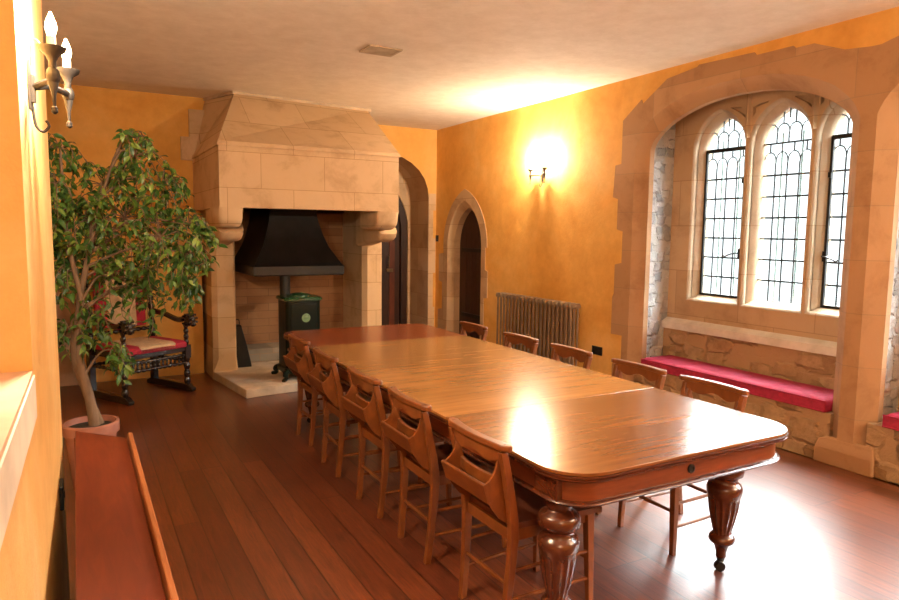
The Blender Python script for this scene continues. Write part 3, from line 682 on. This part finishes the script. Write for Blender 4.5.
# ------------------------------------------------------------------ chapel chairs
def make_chair():
    r = empty('chapel_chair', (0, 0, 0))
    def P(n, bm, m, **k): return link(n, bm, m, r, **k)
    # rear posts: curved, square
    def postx(z): return -0.205 - 0.075*max(0, (z-0.42)/0.36)**1.3 - 0.03*max(0, (0.42-z)/0.42)**1.6
    for s in (-1, 1):
        bm = B(); L = []
        for z in [0, .06, .12, .2, .3, .4, .48, .56, .64, .70, .765]:
            x = postx(z); y = s*(0.155+0.035*(z/0.765)); hw = 0.0145; hd = 0.015+0.005*math.exp(-((z-0.45)/0.2)**2)
            L.append([(x-hd, y-hw, z), (x+hd, y-hw, z), (x+hd, y+hw, z), (x-hd, y+hw, z)])
        loft(bm, L); P('rear_leg', bm, MCH, smooth=25, bevel=0.003)
        bm = B(); L = []
        for z in (0, 0.43): 
            k = 0.012+0.006*z/0.43; x = 0.195-0.01*z/0.43; y = s*(0.185-0.015*z/0.43)
            L.append([(x-k, y-k, z), (x+k, y-k, z), (x+k, y+k, z), (x-k, y+k, z)])
        loft(bm, L); P('front_leg', bm, MCH, smooth=0, bevel=0.002)
    # seat
    bm = B(); out = []
    for p in bez([(-0.20, -0.165, 0), (0.0, -0.185, 0), (0.20, -0.205, 0), (0.225, -0.19, 0), (0.235, 0, 0), (0.225, 0.19, 0), (0.20, 0.205, 0), (0.0, 0.185, 0), (-0.20, 0.165, 0)], 5): out.append((p.x, p.y))
    slab(bm, 'z', 0.432, 0.456, out); P('seat', bm, MCS, smooth=25, bevel=0.006)
    bm = B()
    box(bm, -0.19, 0.18, -0.172, -0.155, 0.385, 0.432); box(bm, -0.19, 0.18, 0.155, 0.172, 0.385, 0.432); box(bm, 0.175, 0.192, -0.165, 0.165, 0.385, 0.432); box(bm, -0.215, -0.198, -0.155, 0.155, 0.385, 0.432)
    P('seat_rail', bm, MCH, smooth=0)
    # stretchers
    for s in (-1, 1):
        for z in (0.14, 0.26):
            bm = B(); tube(bm, [(-0.215, s*0.162, z), (-0.02, s*0.172, z), (0.19, s*0.18, z)], [0.0075, 0.010, 0.0075], 8); P('stretcher', bm, MCH)
    for x, z in ((-0.213, 0.20), (0.192, 0.22)):
        bm = B(); tube(bm, [(x, -0.175 if x > 0 else -0.16, z), (x, 0, z), (x, 0.175 if x > 0 else 0.16, z)], [0.008, 0.011, 0.008], 8); P('stretcher', bm, MCH)
    # top rail: curved cap with apron board beneath
    bm = B(); a, b = [], []
    N = 18
    for i in range(N+1):
        y = -0.225+0.45*i/N; t = abs(y)/0.225; cv = 0.026*(1-t*t)
        wd = 0.020+0.007*max(0, (t-0.6)/0.4) if t < 0.9 else 0.027*math.sqrt(max(0.12, 1-((t-0.9)/0.1)**2*0.88))
        a.append((-0.262-cv-wd+0.022*0, y)); b.append((-0.262-cv+wd, y))
    o = [(p[0], p[1]) for p in b] + [(p[0], p[1]) for p in reversed(a)]
    slab(bm, 'z', 0.772, 0.797, o); tr = P('top_rail', bm, MCH, smooth=30, bevel=0.005)
    for s in (-1, 1):
        bm = B(); lathe(bm, [(0.7965, 0.007), (0.7985, 0.007), (0.7985, 0.003)], (-0.268, s*0.192, 0), 12); link('screw_plug', bm, MCS, tr)
    bm = B(); f_1, bk = [], []
    L = []
    for i in range(N+1):
        y = -0.19+0.38*i/N; t = abs(y)/0.19; cv = 0.020*(1-t*t); low = 0.722+0.012*math.cos(t*PI*2.0)
        x = -0.266-cv
        L.append([(x-0.008, y, low), (x+0.008, y, low), (x+0.008, y, 0.773), (x-0.008, y, 0.773)])
    loft(bm, L); P('back_board', bm, MCH, smooth=30)
    # lower curved back rail
    bm = B(); L = []
    for i in range(N+1):
        y = -0.182+0.364*i/N; t = abs(y)/0.182; cv = 0.030*(1-t*t); x = postx(0.62)-cv
        L.append([(x-0.008, y, 0.60), (x+0.008, y, 0.60), (x+0.008, y, 0.645), (x-0.008, y, 0.645)])
    loft(bm, L); P('back_rail', bm, MCH, smooth=30)
    # book box on the back
    bx = None
    bm = B(); slab(bm, 'y', -0.165, 0.165, [(-0.334, 0.640), (-0.345, 0.635), (-0.320, 0.556), (-0.309, 0.561)]); bx = P('book_box', bm, MCH, smooth=0, bevel=0.003)
    for s in (-1, 1):
        bm = B(); pr = [(-0.262, 0.735), (-0.276, 0.722), (-0.282, 0.695), (-0.293, 0.668), (-0.313, 0.645), (-0.337, 0.634), (-0.316, 0.560), (-0.297, 0.530), (-0.262, 0.485), (-0.228, 0.462), (-0.222, 0.50), (-0.235, 0.60)]
        slab(bm, 'y', s*0.150, s*0.160, pr); link('box_cheek', bm, MCH, bx, smooth=0)
    bm = B(); slab(bm, 'y', -0.152, 0.152, [(-0.314, 0.568), (-0.310, 0.558), (-0.24, 0.558), (-0.24, 0.568)]); link('box_floor', bm, MCH, bx, smooth=0)
    return r
proto = make_chair()
LEFT = [(2.265, 'wooden chapel chair with book box nearest the camera, back to the bare floor'),
        (2.91, 'wooden chapel chair second from the table\'s near end on the fireplace-side floor'),
        (3.50, 'middle wooden chapel chair of the five with their book boxes showing'),
        (4.20, 'wooden chapel chair with book box, second from the table\'s far left end'),
        (4.90, 'wooden chapel chair at the far left corner of the table beside the hearth')]
RIGHT = [(2.445, 'wooden chapel chair on the window side nearest the camera, in front of the crimson cushion'),
         (3.00, 'wooden chapel chair on the window side before the left end of the crimson cushion'),
         (3.655, 'wooden chapel chair on the window side in front of the black wall socket'),
         (4.265, 'wooden chapel chair on the window side in front of the radiator'),
         (4.98, 'wooden chapel chair at the far right of the table before the small arched door')]
first = True
dxs = [0.0, 0, 0, 0.01, 0.04, 0, 0, 0, 0, 0]
jit = [0.03, -0.02, 0.015, -0.03, 0.02, 0.0, 0.02, -0.02, 0.01, -0.01]
for n, (y, lab) in enumerate(LEFT+RIGHT):
    o = proto if first else copy_tree(proto); first = False
    right_side = n >= 5
    o.location = ((2.75 if right_side else 1.665)+dxs[n], y, 0); o.rotation_euler = (0, 0, (PI if right_side else 0) + jit[n]*0.6)
    tag(o, lab, 'chair', 'chapel chairs along the table')

# ------------------------------------------------------------------ radiator
rad = empty('column_radiator', (4.47, 6.06, 0), label='bronze painted column radiator on the ochre wall below the wall light', cat='radiator')
NR = 20; W = 1.44
for i in range(NR):
    bm = B(); y = W/2 - (i+0.5)*W/NR
    for dx in (-0.045, 0.0, 0.045):
        tube(bm, [(dx, y, 0.14), (dx, y, 0.84)], 0.0115, 8)
    for z in (0.13, 0.85):
        loft(bm, [[(-0.062, y+q*0.019, z-0.022), (0.062, y+q*0.019, z-0.022), (0.066, y+q*0.019, z), (0.055, y+q*0.019, z+0.026), (-0.055, y+q*0.019, z+0.026), (-0.066, y+q*0.019, z)] for q in (-1, 1)])
    link('radiator_section', bm, MRAD, rad)
bm = B()
for z in (0.14, 0.84): tube(bm, [(0, -W/2, z), (0, W/2, z)], 0.018, 10)
link('radiator_pipe', bm, MRAD, rad)
for y in (-W/2+0.04, W/2-0.04):
    bm = B(); lathe(bm, [(0, 0.03), (0.03, 0.022), (0.12, 0.015)], (0, y, 0), 10); box(bm, -0.05, 0.05, y-0.012, y+0.012, 0.09, 0.12); link('radiator_foot', bm, MRAD, rad)
bm = B(); tube(bm, [(0.03, -W/2-0.05, 0.0), (0.03, -W/2-0.05, 0.14), (0, -W/2, 0.14)], 0.009, 8); ball(bm, (0.03, -W/2-0.05, 0.15), 0.022); link('radiator_valve', bm, MBRASS, rad)
# sockets and switches
def plate(name, loc, size, label, cat, ax='x'):
    r = empty(name, loc, label=label, cat=cat)
    bm = B(); w_, h_ = size
    if ax == 'x': box(bm, -0.006, 0.006, -w_/2, w_/2, -h_/2, h_/2)
    link('face_plate', bm, MBLACK, r, smooth=0, bevel=0.003)
    bm = B()
    s = -1 if loc[0] > 1 else 1
    for k in ((-1, 1) if w_ > 0.1 else (0,)): box(bm, s*0.006, s*0.010, k*w_/4-0.008, k*w_/4+0.008, -0.012, 0.012)
    link('rocker_switch', bm, MBLACK, r, smooth=0)
plate('wall_socket', (XW-0.007, 5.13, 0.42), (0.147, 0.087), 'black double wall socket low on the ochre wall right of the radiator', 'wall socket')
plate('light_switch', (XW-0.007, 8.60, 1.50), (0.07, 0.09), 'small black light switch in the corner beside the pointed doorway', 'light switch')
plate('light_switch', (WX(2.72)+0.007, 2.72, 0.64), (0.10, 0.087), 'small black wall plate low on the near left wall beside the bookrest', 'light switch')
# ceiling hatch / vent
v = empty('ceiling_vent', (2.20, 5.13, H), label='small square beige vent grille set in the ceiling', cat='vent')
bm = B(); slab(bm, 'z', -0.012, -0.0, [(-0.14, -0.115), (0.14, -0.115), (0.14, 0.115), (-0.14, 0.115)], [[(-0.12, -0.095), (0.12, -0.095), (0.12, 0.095), (-0.12, 0.095)]]); link('vent_frame', bm, MVENT, v, smooth=0)
bm = B()
for k in range(12): box(bm, -0.12, 0.12, -0.095+k*0.0165, -0.095+k*0.0165+0.010, -0.009, -0.002)
link('vent_slats', bm, MVENT, v, smooth=0)

# ------------------------------------------------------------------ sconces
def sconce(loc, rz, label, power):
    """local: +X out from the wall, Y along the wall"""
    r = empty('wall_sconce', loc, rz, label=label, cat='wall light', group='twin candle wall sconces')
    bm = B(); box(bm, 0, 0.006, -0.016, 0.016, -0.05, 0.08); box(bm, 0.006, 0.014, -0.010, 0.010, -0.03, 0.04)
    tube(bm, bez([(0.006, 0, -0.04), (0.012, 0, -0.09), (0.028, 0, -0.105), (0.042, 0, -0.09), (0.036, 0, -0.075)], 6), 0.004, 6)
    tube(bm, bez([(0.006, 0, 0.07), (0.010, 0, 0.12), (0.018, 0, 0.135), (0.03, 0, 0.125)], 6), 0.0035, 6)
    link('back_plate', bm, MWROUGHT, r)
    ax, ay = 0.075, 0.13
    for s in (-1, 1):
        bm = B(); tube(bm, bez([(0.01, 0, 0.01), (0.04, s*0.025, 0.02), (0.062, s*0.07, 0.02), (ax, s*ay, 0.02)], 6), 0.009, 8)
        ball(bm, (ax, s*ay, 0.02), 0.017, 10, (1, 1, 1.4)); ar_ = link('arm', bm, MWROUGHT, r)
        bm = B(); lathe(bm, [(-0.075, 0.003), (-0.07, 0.008), (-0.06, 0.008), (-0.055, 0.004), (-0.03, 0.005), (0.0, 0.012), (0.03, 0.009), (0.055, 0.009), (0.07, 0.016), (0.08, 0.030), (0.09, 0.034), (0.088, 0.026), (0.078, 0.012)], (ax, s*ay, 0), 20); link('drip_pan', bm, MWROUGHT, ar_)
        bm = B(); lathe(bm, [(0.078, 0.011), (0.115, 0.011)], (ax, s*ay, 0), 16); link('candle_tube', bm, MCAND, ar_)
        bm = B(); lathe(bm, [(0.115, 0.008), (0.125, 0.011), (0.137, 0.014), (0.15, 0.012), (0.165, 0.006), (0.175, 0.002)], (ax, s*ay, 0), 14); link('bulb', bm, MBULB, ar_)
        d = bpy.data.lights.new('candle_lamp', 'POINT'); d.energy = power; d.color = LAMP_COL; d.shadow_soft_size = 0.022
        o = bpy.data.objects.new('candle_lamp', d); COL.objects.link(o); o.parent = r; o.location = (ax+0.004, s*ay, 0.200)
sconce((XW-0.001, 6.12, 2.215), PI, 'twin candle iron wall light glowing on the ochre wall above the radiator', LAMP)
sconce((WX(2.15)+0.003, 2.15, 1.96), -0.12, 'twin candle iron wall light glowing at the upper left edge of the photo', LAMP)
sconce((XW-0.001, -0.6, 2.20), PI, 'twin candle iron wall light beyond the second window, outside the photo', LAMP*2.2)
sconce((WX(-1.4)+0.001, -1.4, 2.10), 0, 'twin candle iron wall light behind the camera', LAMP*0.8)

# ------------------------------------------------------------------ sloping bookrest at lower left
dk = empty('sloping_bookrest', (0.062, 2.25, 0), label='long dark red wooden sloping bookrest with raised front lip along the left wall', cat='bookrest')
y0, y1 = -1.05, 1.02
bm = B(); slab(bm, 'y', y0, y1, [(-0.095, 0.720), (-0.095, 0.698), (0.105, 0.638), (0.105, 0.660)]); link('slope_board', bm, MDESK, dk, smooth=0, bevel=0.003)
bm = B(); slab(bm, 'y', y0, y1+0.008, [(0.106, 0.630), (0.128, 0.626), (0.130, 0.680), (0.112, 0.683)]); link('book_lip', bm, MLIP, dk, smooth=0, bevel=0.004, label='lighter raised lip')
bm = B(); box(bm, 0.078, 0.10, y0+0.02, y1-0.02, 0, 0.63); link('front_panel', bm, MDESK, dk, smooth=0)
for y in (y0+0.02, y1-0.04):
    bm = B(); slab(bm, 'y', y, y+0.025, [(-0.10, 0), (0.078, 0), (0.078, 0.64), (-0.10, 0.695)]); link('end_panel', bm, MDESK, dk, smooth=0)

# ------------------------------------------------------------------ carved armchair
ac = empty('carved_armchair', (0.50, 7.06, 0), math.radians(29), label='dark carved wooden armchair with crimson and cream seat before the back wall', cat='chair')
def turned(bm, p0, p1, r, beads=5):
    p0, p1 = Vector(p0), Vector(p1); n = beads*6; pts, rs = [], []
    for i in range(n+1):
        t = i/n; pts.append(p0.lerp(p1, t)); rs.append(r*(0.62+0.38*abs(math.sin(t*PI*beads))))
    tube(bm, pts, rs, 10)
hw, fd, bd = 0.33, -0.27, 0.26
for sx in (-1, 1):
    bm = B(); turned(bm, (sx*hw, fd, 0.06), (sx*hw, fd, 0.44), 0.032, 5); box(bm, sx*hw-0.03, sx*hw+0.03, fd-0.03, fd+0.03, 0.33, 0.46); link('front_leg', bm, MCARV, ac)
    bm = B(); turned(bm, (sx*hw, fd, 0.46), (sx*hw, fd, 0.68), 0.026, 4); link('arm_support', bm, MCARV, ac)
    bm = B(); box(bm, sx*hw-0.028, sx*hw+0.028, bd-0.028, bd+0.028, 0.05, 0.50); turned(bm, (sx*hw, bd, 0.50), (sx*hw, bd+0.05, 1.30), 0.032, 9); ball(bm, (sx*hw, bd+0.05, 1.35), 0.04); link('back_post', bm, MCARV, ac)
    bm = B(); tube(bm, bez([(sx*hw, bd+0.01, 0.76), (sx*hw, 0.05, 0.74), (sx*hw, -0.15, 0.70), (sx*hw, -0.30, 0.73)], 6), [0.028]*19, 8)
    ball(bm, (sx*hw, -0.33, 0.71), 0.062, 14, (0.75, 1.1, 1.0)); ball(bm, (sx*hw, -0.38, 0.68), 0.035, 10)
    tube(bm, [(sx*hw+0.045*math.cos(a/3), -0.33+0.0, 0.71) for a in range(2)], 0.01, 6)
    for k in range(10):
        a = k*0.7; tube(bm, [(sx*hw-0.05, -0.33+0.055*math.cos(a), 0.71+0.055*math.sin(a)), (sx*hw+0.05, -0.33+0.055*math.cos(a), 0.71+0.055*math.sin(a))], 0.011, 6)
    link('armrest', bm, MCARV, ac)
    bm = B(); slab(bm, 'x', sx*hw-0.028, sx*hw+0.028, [(-0.36, 0), (-0.37, 0.03), (-0.30, 0.07), (0.28, 0.07), (0.36, 0.03), (0.35, 0)]); link('sledge_foot', bm, MCARV, ac, smooth=0, bevel=0.006)
bm = B()
for z in (0.28, 0.36): turned(bm, (-hw, fd, z), (hw, fd, z), 0.018, 12)
for z in (0.30,):
    for sx in (-1, 1): turned(bm, (sx*hw, fd, z), (sx*hw, bd, z), 0.018, 9)
turned(bm, (-hw, bd, 0.30), (hw, bd, 0.30), 0.018, 12); link('turned_stretchers', bm, MCARV, ac)
bm = B()
for k in range(14):
    x = -hw+0.045+k*(2*hw-0.09)/13; turned(bm, (x, fd, 0.29), (x, fd, 0.355), 0.012, 2)
link('spindle_gallery', bm, MCARV, ac)
bm = B(); slab(bm, 'z', 0.395, 0.455, [(-0.32, -0.29), (0.32, -0.29), (0.32, 0.27), (-0.32, 0.27)]); link('seat_frame', bm, MCARV, ac, smooth=0, bevel=0.008)
def pad(x0, x1, z0, z1):
    bm = B(); loft(bm, [[(x0, -0.31, z0), (x1, -0.31, z0), (x1, 0.23, z0), (x0, 0.23, z0)], [(x0, -0.31, z1-0.02), (x1, -0.31, z1-0.02), (x1, 0.23, z1-0.02), (x0, 0.23, z1-0.02)], [(x0+0.01, -0.27, z1), (x1-0.01, -0.27, z1), (x1-0.01, 0.20, z1), (x0+0.01, 0.20, z1)]]); return bm
sp = link('seat_pad', pad(-0.31, 0.31, 0.44, 0.51), MRED, ac, bevel=0.012)
link('cream_panel', pad(-0.19, 0.19, 0.442, 0.516), MCREAM, sp, bevel=0.012, label='cream centre strip of the seat')
bm = B(); loft(bm, [[(-0.26, 0.25+t, z), (0.26, 0.25+t, z), (0.26, 0.29+t, z), (-0.26, 0.29+t, z)] for z, t in ((0.62, 0.005), (1.18, 0.04))]); bp = link('back_pad', bm, MRED, ac, bevel=0.012)
bm = B(); loft(bm, [[(-0.15, 0.24+t, z), (0.15, 0.24+t, z), (0.15, 0.26+t, z), (-0.15, 0.26+t, z)] for z, t in ((0.63, 0.004), (1.17, 0.038))]); link('back_panel', bm, MCREAM, bp, bevel=0.008, label='cream centre strip of the back')
for z in (0.585, 1.21):
    bm = B(); turned(bm, (-hw, 0.27+0.05*(z-0.5), z), (hw, 0.27+0.05*(z-0.5), z), 0.022, 11); link('back_rail', bm, MCARV, ac)

# ------------------------------------------------------------------ potted weeping fig
PX, PY = 0.04, 4.60
tp = empty('potted_weeping_fig', (PX, PY, 0), label='tall leafy weeping fig in a terracotta pot at the left wall', cat='plant')
bm = B(); lathe(bm, [(0, 0.11), (0.31, 0.140), (0.34, 0.145), (0.345, 0.158), (0.405, 0.160), (0.41, 0.155), (0.41, 0.143), (0.38, 0.140), (0.36, 0.13)], seg=40); pt = link('pot', bm, MPOT, tp, smooth=40)
bm = B(); lathe(bm, [(0.36, 0.138), (0.375, 0.136), (0.382, 0.08), (0.385, 0.01)], seg=24); link('soil', bm, MSOIL, pt)
bm = B()
trunk = bez([(0.02, 0, 0.38), (0.0, 0.0, 0.55), (-0.05, 0.0, 0.85), (-0.03, 0.02, 1.15), (0.02, 0.0, 1.40), (0.10, -0.02, 1.75), (0.18, 0, 2.0)], 8)
tube(bm, trunk, [0.034-0.026*i/(len(trunk)-1) for i in range(len(trunk))], 10)
tr2 = bez([(0.05, 0.03, 0.38), (-0.02, 0.04, 0.6), (-0.075, -0.01, 0.86), (-0.02, -0.03, 1.12), (-0.06, 0.02, 1.4), (-0.08, 0.05, 1.75), (-0.10, 0.03, 2.0)], 8)
tube(bm, tr2, [0.028-0.021*i/(len(tr2)-1) for i in range(len(tr2))], 10)
CL = [(-0.06, 2.02, 0.13), (-0.11, 1.60, 0.10), (0.00, 1.67, 0.17), (-0.05, 1.29, 0.13), (-0.05, 0.95, 0.09), (0.17, 1.82, 0.20), (0.33, 1.99, 0.18), (0.27, 1.62, 0.25), (0.49, 1.83, 0.18), (0.46, 1.50, 0.25), (0.63, 1.58, 0.16), (0.20, 1.25, 0.19), (0.39, 1.18, 0.17), (0.08, 1.02, 0.12), (0.54, 1.34, 0.17), (0.22, 0.80, 0.09), (0.37, 2.12, 0.10), (0.73, 1.54, 0.08), (0.62, 1.40, 0.14), (0.12, 1.45, 0.18), (0.62, 1.20, 0.10), (-0.08, 1.80, 0.12), (-0.12, 1.44, 0.10), (0.10, 1.60, 0.15)]
leaves = B()
def leaf(p, d, l, roll):
    d = d.normalized(); side = d.cross(Vector((0, 0, 1)))
    if side.length < 0.1: side = Vector((1, 0, 0))
    side.normalize(); up = side.cross(d); side = (side*math.cos(roll)+up*math.sin(roll)); up = side.cross(d)
    wv = l*0.21
    pts = [p, p+d*l*0.30+side*wv+up*0.006, p+d*l*0.62+side*wv*0.85+up*0.004, p+d*l-up*0.01, p+d*l*0.62-side*wv*0.85+up*0.004, p+d*l*0.30-side*wv+up*0.006, p+d*l*0.35, p+d*l*0.65]
    v = [leaves.verts.new(q) for q in pts]
    for f in ((0, 1, 6), (1, 2, 7, 6), (2, 3, 7), (3, 4, 7), (4, 5, 6, 7), (5, 0, 6)): leaves.faces.new([v[i] for i in f])
rnd = random.Random(11)
for cx, cz, cr in CL:
    cx -= PX; cy = rnd.uniform(-0.15, 0.18)
    # branch from the nearer trunk
    src = min(trunk[12:]+tr2[12:], key=lambda q: (q.x-cx)**2 + (q.z-(cz-0.1))**2*2)
    mid = src.lerp(Vector((cx, cy, cz)), 0.5)+Vector((0, 0, 0.10))
    br = bez([src, mid, (cx, cy, cz+0.04)], 6); tube(bm, br, [0.010-0.007*i/(len(br)-1) for i in range(len(br))], 6)
    nt_ = int(9+cr*cr*300)
    for _ in range(nt_):
        a = rnd.uniform(0, 2*PI); rr_ = cr*math.sqrt(rnd.uniform(0.02, 1))
        s0 = Vector((cx, cy, cz+0.04)); e = Vector((cx+rr_*math.cos(a), cy+rnd.uniform(-1, 1)*cr*1.2, cz+rr_*math.sin(a)))
        if e.x+PX < -0.16: e.x = -0.16-PX+rnd.uniform(0, 0.05)
        m_ = s0.lerp(e, 0.55)+Vector((0, 0, 0.05)); tip = e+Vector((rnd.uniform(-0.02, 0.03), 0, -rnd.uniform(0.03, 0.09)))
        tw = bez([s0, m_, e, tip], 4); tube(bm, tw, [0.0035-0.002*i/(len(tw)-1) for i in range(len(tw))], 4)
        for q in range(4, len(tw)):
            for _k in range(1 if q % 2 else 1):
                d = Vector((rnd.uniform(-1, 1), rnd.uniform(-1, 1), rnd.uniform(-1.3, 0.15)))
                if tw[q].x + d.x*0.05 + PX < -0.19: d.x = abs(d.x)
                leaf(tw[q], d, rnd.uniform(0.046, 0.074), rnd.uniform(-1.2, 1.2))
link('trunk', bm, MBARK, tp, smooth=60)
link('foliage', leaves, MLEAF, tp, smooth=60, kind='stuff', recalc=False)
